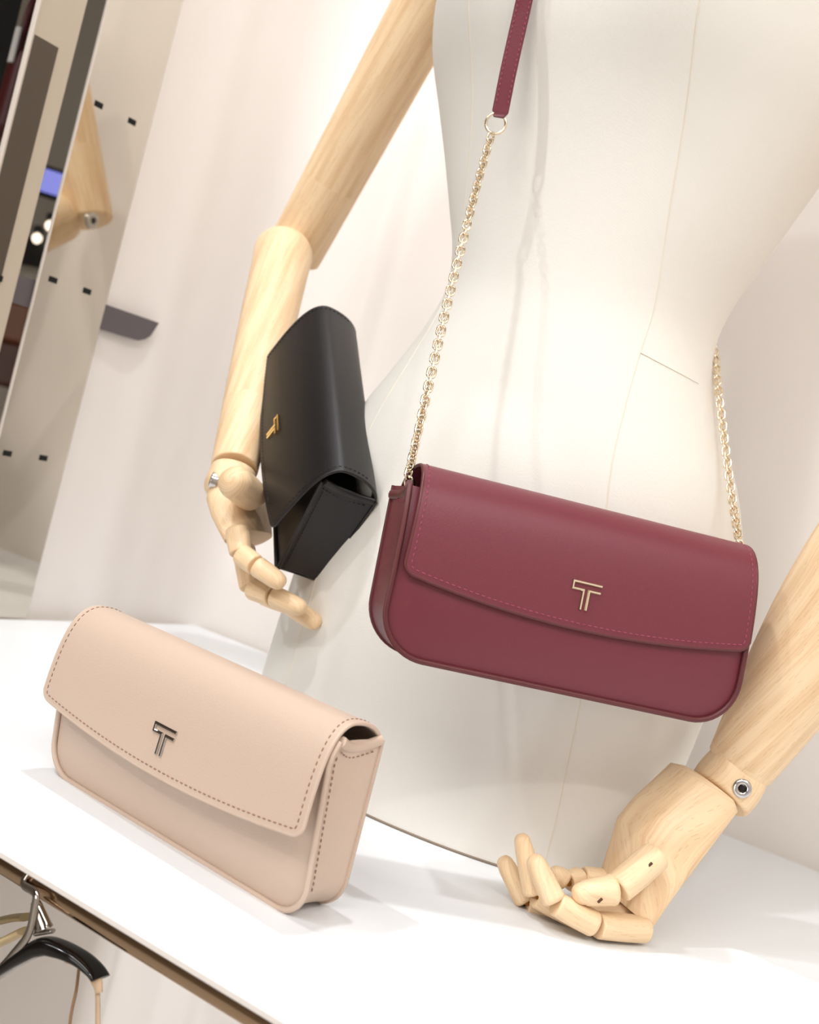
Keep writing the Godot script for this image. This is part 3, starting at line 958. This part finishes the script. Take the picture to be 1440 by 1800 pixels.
func make_bags() -> void:
	make_bag("flap_bag", "pale nude leather flap bag with a silver emblem standing on the white table", {"H": 0.1045, "zr": 0.0040, "yA": 0.0469, "zA": 0.0287, "yg": 0.0946, "zgf": 0.0214, "zgb": -0.0190, "zbf": 0.0090, "zbb": -0.0200, "Wf": 0.2144, "Wt": 0.2130, "Wb": 0.2135, "dip": 0.0045, "drop": 0.0000, "R": 0.0190, "dx": 0.0000}, Transform3D(Vector3(0.9955, 0.0001, 0.0953), Vector3(-0.0001, 1.0000, 0.0000), Vector3(-0.0953, -0.0000, 0.9955), Vector3(-0.4065, 1.1002, -0.5170)), "nude", M.silver, 0.0085)
	var c := make_bag("flap_bag", "burgundy leather flap bag hanging on a gold chain in front of the mannequin", {"H": 0.1082, "zr": -0.0017, "yA": 0.0466, "zA": 0.0272, "yg": 0.0938, "zgf": 0.0259, "zgb": -0.0290, "zbf": 0.0195, "zbb": -0.0200, "Wf": 0.2107, "Wt": 0.2135, "Wb": 0.2178, "dip": 0.0015, "drop": 0.0055, "R": 0.0270, "dx": -0.0036}, Transform3D(Vector3(0.7251, 0.0139, -0.6885), Vector3(-0.0676, 0.9964, -0.0511), Vector3(0.6853, 0.0836, 0.7234), Vector3(-0.2653, 1.2317, -0.6387)), "burgundy", M.pale_gold, 0.0098)
	make_bag("flap_bag", "black leather flap bag with a gold emblem held in the mannequin's wooden hand", {"H": 0.1041, "zr": 0.0111, "yA": 0.0358, "zA": 0.0324, "yg": 0.0885, "zgf": 0.0227, "zgb": -0.0200, "zbf": 0.0088, "zbb": -0.0252, "Wf": 0.1949, "Wt": 0.1919, "Wb": 0.1950, "dip": 0.0041, "drop": 0.0000, "R": 0.0036, "dx": 0.0000}, Transform3D(Vector3(0.6226, -0.6145, 0.4846), Vector3(0.5717, 0.7800, 0.2546), Vector3(-0.5344, 0.1185, 0.8369), Vector3(-0.5589, 1.2971, -0.7295)), "black", M.gold, 0.0115)
	# the burgundy bag's shoulder strap: chain, ring, leather, and the other chain round the waist
	make_chain(c, [Vector3(-0.3491, 1.3287, -0.5651), Vector3(-0.3609, 1.3650, -0.5819), Vector3(-0.3831, 1.4410, -0.6128), Vector3(-0.4012, 1.5160, -0.6403), Vector3(-0.4097, 1.5549, -0.6550)], func(t: float) -> float: return 0.6 - 0.6 * smoothstep(0.10, 0.30, t) + 0.5 * smoothstep(0.66, 0.80, t))
	make_chain(c, [Vector3(-0.2048, 1.3408, -0.7279), Vector3(-0.2217, 1.3662, -0.7469), Vector3(-0.2405, 1.3985, -0.7651), Vector3(-0.2590, 1.4326, -0.7811), Vector3(-0.2765, 1.4635, -0.8000), Vector3(-0.2977, 1.4883, -0.8328)], func(t: float) -> float: return 0.6 + 0.4 * t)
	for q in [[Vector3(-0.3494, 1.3276, -0.5673), Vector3(-0.3481, 1.3229, -0.5701)], [Vector3(-0.2048, 1.3408, -0.7279), Vector3(-0.2037, 1.3364, -0.7283)]]:
		var ctr: Vector3 = (q[0] + q[1]) / 2.0
		var d: Vector3 = (q[1] - q[0]).normalized()
		var path := PackedVector3Array()
		for i in 20: path.append(facing(ctr, d, Vector3(0.855, -0.2, -0.48)) * Vector3(cos(TAU * i / 20) * 0.0026, sin(TAU * i / 20) * 0.0042, 0))
		wpart("loop", sweep(path, 0.0010, 0.0010, 8, true).mesh(), M.pale_gold, c)
	var rp := PackedVector3Array()
	var rf := facing(Vector3(-0.4087, 1.5628, -0.6550), Vector3(-0.4086, 1.5670, -0.6550) - Vector3(-0.4083, 1.5587, -0.6550), Vector3(0.855, -0.2, -0.48))
	for i in 28: rp.append(rf * Vector3(cos(TAU * i / 28) * 0.0064, sin(TAU * i / 28) * 0.0067, 0))
	wpart("ring", sweep(rp, 0.0010, 0.0010, 8, true).mesh(), M.pale_gold, c)
	var mids := [Vector3(-0.4076, 1.5670, -0.6550), Vector3(-0.4079, 1.5730, -0.6550), Vector3(-0.4079, 1.5979, -0.6520), Vector3(-0.4074, 1.6407, -0.6480), Vector3(-0.4050, 1.6843, -0.6400), Vector3(-0.4218, 1.7590, -0.6600), Vector3(-0.4610, 1.8464, -0.7200), Vector3(-0.5012, 1.9223, -0.7900)]
	var wide: Vector3 = Vector3(-0.4028, 1.5715, -0.6560) - Vector3(-0.4111, 1.5649, -0.6520)
	var sp_ := spline(mids, 6)
	var taper := []
	for i in sp_.size(): taper.append(0.72 if i < 4 else minf(1.0, 0.72 + (i - 3) * 0.14))
	var strap := wpart("strap", sweep(sp_, 0.0054, 0.0016, 20, false, wide, 5.0, taper).mesh(), M.burgundy, c)
	for s in [-1.0, 1.0]:
		var line := PackedVector3Array()
		for i in range(7, sp_.size()):
			var t := (sp_[mini(i + 1, sp_.size() - 1)] - sp_[i - 1]).normalized()
			var x := (wide - t * wide.dot(t)).normalized()
			line.append(sp_[i] + x * s * 0.0037 + t.cross(x) * (0.00165 if t.cross(x).dot(Vector3(0.5, 0, 0.86)) > 0.0 else -0.00165))
		wpart("stitching", stitches(line, 0.0021, 0.0012, 0.00042), M.burgundy_thread, strap)

func make_uprights() -> void:
	var XM := -0.8555
	var o := thing("mirror_upright", "tall slotted mirror upright beside the grey shelf, reflecting a wooden elbow", "mirror", Vector3(XM, TOP, -0.743))
	wpart("sheet", slab(Vector3(0.004, 1.55, 0.0815), 0.0004, Vector3(XM - 0.002, TOP + 0.776, -0.7430)), M.mirror, o)
	wpart("edge_strip", slab(Vector3(0.0036, 1.55, 0.0012), 0.0004, Vector3(XM - 0.0018, TOP + 0.776, -0.7024)), M.sheet_edge, o)
	for p in [Vector3(-0.8555, 1.5735, -0.7187), Vector3(-0.8555, 1.5743, -0.7601), Vector3(-0.8555, 1.4132, -0.7168), Vector3(-0.8555, 1.4137, -0.7576), Vector3(-0.8555, 1.2529, -0.7147), Vector3(-0.8555, 1.2546, -0.7557)]:
		wpart("slot", slab(Vector3(0.0010, 0.0052, 0.0098), 0.0003, p), M.slot, o)
	var q := thing("slotted_upright", "narrow pale metal upright with its dark shade put in as a strip, beside the dark post", "upright", Vector3(XM, TOP, -0.660))
	wpart("sheet", slab(Vector3(0.004, 1.55, 0.044), 0.0004, Vector3(XM - 0.002, TOP + 0.776, -0.6585)), M.pale_metal, q)
	wpart("edge_strip", slab(Vector3(0.0052, 1.55, 0.0022), 0.0004, Vector3(XM - 0.002, TOP + 0.776, -0.6355)), M.sheet_edge, q)
	wpart("shade_strip", slab(Vector3(0.0008, 0.90, 0.026), 0.0003, Vector3(XM, (Vector3(-0.8555, 1.6003, -0.6522)).y - 0.45, -0.6505)), M.painted_shade, q)  # thin dark strip stands in for a shadow or reflection on the sheet
	wpart("slot", slab(Vector3(0.0018, 0.0052, 0.0098), 0.0003, Vector3(-0.8555, 1.3994, -0.6600)), M.slot, q)
	# the grey shelf plate: its outline lies along the wall, its thickness points into the niche
	var s := thing("shelf_plate", "small dark grey metal shelf plate with a clipped corner on the niche wall", "shelf", Vector3(-0.863, TOP + 0.30, -0.78))
	var pts: Array = [Vector3(-0.8625, 1.4085, -0.7853), Vector3(-0.8625, 1.4081, -0.8608), Vector3(-0.8625, 1.3931, -0.8539), Vector3(-0.8625, 1.3881, -0.8476), Vector3(-0.8625, 1.3850, -0.8391), Vector3(-0.8625, 1.3831, -0.7879)]
	var poly := PackedVector2Array()
	for p in pts: poly.append(Vector2(p.z, p.y))
	var top: float = poly[0].y
	var low: float = poly[5].y
	poly[0] = Vector2(-0.665, top)
	poly[5] = Vector2(-0.665, low)
	var b := plate(poly, 0.0, 0.0052)
	for i in b.v.size(): b.v[i] = Vector3(-0.8655 + b.v[i].z, b.v[i].y, b.v[i].x)
	wpart("plate", b.mesh(false), M.shelf_grey, s)

func make_rail_things() -> void:
	var z := -0.424
	var h := thing("clothes_hanger", "polished metal hanger with the dark reflection of its curved shoulder painted in, hooked on the rail in front", "hanger", Vector3(-0.4151, 1.0858, -0.4290))
	var hook := PackedVector3Array()
	var c := Vector3((Vector3(-0.4167, 1.0866, -0.4290)).x, RY, RZ)
	for k in 13: hook.append(c + Vector3(0, cos(lerpf(-2.2, 1.6, k / 12.0)) * 0.0083, sin(lerpf(-2.2, 1.6, k / 12.0)) * 0.0083))
	var hp := spline([hook[0], hook[3], hook[6], hook[9], hook[12], Vector3(-0.4037, 1.0867, -0.4180), Vector3(-0.4018, 1.0794, -0.4180), Vector3(-0.4014, 1.0667, -0.4180), Vector3(-0.4073, 1.0541, -0.4180), Vector3(-0.4150, 1.0411, -0.4180), Vector3(-0.4323, 1.0172, -0.4190)], 8)
	wpart("hook", sweep(hp, 0.0022, 0.0014, 14).mesh(), M.chrome, h)
	wpart("neck", limb(Vector3(-0.4053, 1.0814, -0.4210), Vector3(-0.3971, 1.0699, -0.4230), Vector3(1, 0, 0), Vector2(0.0026, 0.0024), Vector2(0.0062, 0.0040), 0.001, 0.0006).mesh(), M.chrome, h)
	wpart("collar", limb(Vector3(-0.3999, 1.0668, -0.4210), Vector3(-0.3908, 1.0721, -0.4230), Vector3(0, 0, 1), Vector2(0.0022, 0.0012), Vector2(0.0022, 0.0012), 0.0006, 0.0006).mesh(), M.chrome, h)
	var mid := [Vector3(-0.4371, 1.0059, -0.4190), Vector3(-0.4271, 1.0240, -0.4200), Vector3(-0.4161, 1.0387, -0.4210), Vector3(-0.4051, 1.0524, -0.4220), Vector3(-0.3950, 1.0621, -0.4230), Vector3(-0.3857, 1.0646, -0.4250), Vector3(-0.3738, 1.0650, -0.4270), Vector3(-0.3651, 1.0627, -0.4290), Vector3(-0.3604, 1.0601, -0.4300)]
	var hh := [0.0010, 0.0014, 0.0018, 0.0034, 0.0046, 0.0040, 0.0030, 0.0023, 0.0012]
	var secs := []
	var sp2 := spline(mid, 6)
	for i in sp2.size():
		var t := i / 6.0
		var w: float = lerpf(hh[mini(int(t), 8)], hh[mini(int(t) + 1, 8)], t - floor(t))
		var d := (sp2[mini(i + 1, sp2.size() - 1)] - sp2[maxi(i - 1, 0)]).normalized()
		var up := d.cross(Vector3(0, 0, -1)).normalized()
		secs.append([sp2[i], up * w, Vector3(0, 0, 0.006), 2.6])
	wpart("shoulder", loft(secs, 20).mesh(), M.dark_reflection, h)  # black paints in what the polished shoulder reflects
	# the straps of the garment that hangs on it
	var g := thing("strap_top", "beige garment straps hanging from the end of the polished hanger", "garment", Vector3(-0.3585, 1.0498, -0.4290))
	wpart("strap_fold", sweep(spline([Vector3(-0.3815, 1.0606, -0.4280), Vector3(-0.3738, 1.0619, -0.4280), Vector3(-0.3663, 1.0613, -0.4280), Vector3(-0.3607, 1.0590, -0.4280), Vector3(-0.3576, 1.0548, -0.4280)], 6), 0.0011, 0.0026, 12, false, Vector3(-0.5, 0.8, 0.3)).mesh(), M.cloth, g)
	wpart("strap", sweep(spline([Vector3(-0.3611, 1.0583, -0.4290), Vector3(-0.3565, 1.0465, -0.4290), Vector3(-0.3503, 1.0281, -0.4290), Vector3(-0.3399, 0.9938, -0.4290)], 6), 0.0021, 0.0008, 10, false, Vector3(1, 0, 0.3)).mesh(), M.cloth, g)
	wpart("strap", sweep(spline([Vector3(-0.3814, 1.0544, -0.4370), Vector3(-0.3795, 1.0435, -0.4370), Vector3(-0.3778, 1.0249, -0.4370), Vector3(-0.3670, 0.9762, -0.4370)], 6), 0.0010, 0.0007, 10, false, Vector3(1, 0, 0.3)).mesh(), M.cloth_dark, g)
	var k := thing("clothes_hanger", "pale gold and cream hanger at the bottom left corner behind the polished one", "hanger", Vector3(-0.4699, 1.0280, -0.4750))
	wpart("bar", sweep(spline([Vector3(-0.4923, 1.0148, -0.4650), Vector3(-0.4773, 1.0284, -0.4650), Vector3(-0.4617, 1.0389, -0.4650), Vector3(-0.4512, 1.0442, -0.4650)], 8), 0.0022, 0.005, 14, false, Vector3(0, 1, 0)).mesh(), M.champagne, k)
	wpart("shoulder", sweep(spline([Vector3(-0.4947, 0.9936, -0.4730), Vector3(-0.4808, 1.0107, -0.4730), Vector3(-0.4675, 1.0228, -0.4730), Vector3(-0.4573, 1.0320, -0.4730)], 8), 0.0023, 0.006, 14, false, Vector3(0, 1, 0)).mesh(), M.cream, k)

func make_store() -> void:
	# seen past the uprights: the dark shop floor beyond
	var post := thing("display_post", "dark grey upright post at the top left corner", "post", Vector3(-1.0459, 1.6753, -0.7393))
	wpart("shaft", slab(Vector3(0.055, 3.0, 0.055), 0.003, Vector3(-1.0406, 1.6420, -0.7409) * Vector3(1, 0, 1) + Vector3(-0.030, 1.5, 0.012)), M.dark, post)
	for d in [[Vector3(-1.1724, 1.6249, -0.8710), M.burgundy_far, "blurred burgundy handbag with a pale tag, hanging behind the far left upright", 0.062], [Vector3(-1.1536, 1.4425, -0.8741), M.brown, "blurred red-brown handbag below the burgundy one at the far left edge", 0.07]]:
		var o := thing("hanging_bag", d[2], "handbag", d[0])
		var h: float = d[3]
		wpart("body", limb(d[0] + Vector3(0, h * 0.8, 0), d[0] - Vector3(0, h * 0.9, 0), Vector3(0.8, 0, 0.6), Vector2(0.035, 0.018), Vector2(0.050, 0.024), 0.012, 0.016, 2.8).mesh(), d[1], o)
		for s in [-1.0, 1.0]:
			var x := Vector3(0.8, 0, 0.6)
			wpart("handle", sweep(spline([d[0] + x * -0.022 + Vector3(0, h * 0.7, s * 0.012), d[0] + x * -0.016 + Vector3(0, h * 1.5, s * 0.010), d[0] + Vector3(0, h * 2.0, 0), d[0] + x * 0.016 + Vector3(0, h * 1.5, s * 0.010), d[0] + x * 0.022 + Vector3(0, h * 0.7, s * 0.012)], 8), 0.0045, 0.0030, 10).mesh(), d[1], o)
		if h < 0.065:
			wpart("tag", slab(Vector3(0.020, 0.040, 0.004), 0.001, d[0] + Vector3(0.012, h * 0.75, 0.032)), M.white_tag, o)
	var y := Vector3.UP
	var scr := thing("wall_screen", "small bright blue screen glimpsed between the two uprights", "screen", Vector3(-2.0007, 1.7017, -1.6130))
	var xf := Transform3D(Basis(y, 0.9), Vector3(-2.0007, 1.7017, -1.6130))
	wpart("frame", xf_mesh(slab(Vector3(0.30, 0.062, 0.02), 0.003), xf), M.dark, scr)
	wpart("screen", xf_mesh(slab(Vector3(0.28, 0.046, 0.004), 0.001, Vector3(0, 0, 0.011)), xf), glow(Color(0.06, 0.26, 0.95), 1.5), scr)
	for q in [[Vector3(-1.9406, 1.6114, -1.5868), "upper round lamp glowing between the two uprights"], [Vector3(-1.9561, 1.5807, -1.5761), "middle round lamp glowing between the two uprights, left of the upper one"], [Vector3(-1.9662, 1.4349, -1.5634), "lowest round lamp glowing between the two uprights"]]:
		var l := thing("shop_lamp", q[1], "lamp", q[0])
		part("bulb", lathe([Vector2(0.003, 0.010), Vector2(0.008, 0.006), Vector2(0.010, 0.0), Vector2(0.008, -0.006), Vector2(0.003, -0.010)], 16).mesh(), glow(Color(1.0, 0.92, 0.82), 5.0), l)
		part("cap", lathe([Vector2(0.011, 0.011), Vector2(0.011, 0.022), Vector2(0.003, 0.026)], 16).mesh(), M.dark, l)
	var cab := thing("dark_cabinet", "dark shop cabinet glimpsed between the two uprights", "cabinet", Vector3(-2.0417, 1.5584, -1.6402))
	wpart("carcass", slab(Vector3(0.42, 0.058, 0.10), 0.004, Vector3(-2.0414, 1.5573, -1.6403)), M.dark, cab)
	wpart("front", slab(Vector3(0.42, 0.05, 0.012), 0.002, Vector3(-2.0075, 1.5185, -1.6240)), M.store_wall, cab)
	for q in [[Vector3(-1.9087, 1.4053, -1.5383), 0.05], [Vector3(-1.9042, 1.3237, -1.5373), 0.055]]:
		var o := thing("brown_bag", "upper tan leather item on the shop shelf beyond the uprights" if q[1] < 0.052 else "lower dark brown leather item on the shop shelf beyond the uprights", "bag", q[0])
		wpart("body", limb(q[0] + Vector3(0, q[1] * 0.8, 0), q[0] - Vector3(0, q[1] * 0.8, 0), Vector3(0.8, 0, -0.6), Vector2(0.05, 0.03), Vector2(0.06, 0.035), 0.012, 0.012, 2.6).mesh(), M.tan if q[1] < 0.052 else M.brown, o)

func xf_mesh(m: ArrayMesh, t: Transform3D) -> ArrayMesh:
	var st := SurfaceTool.new()
	st.append_from(m, 0, t)
	return st.commit()
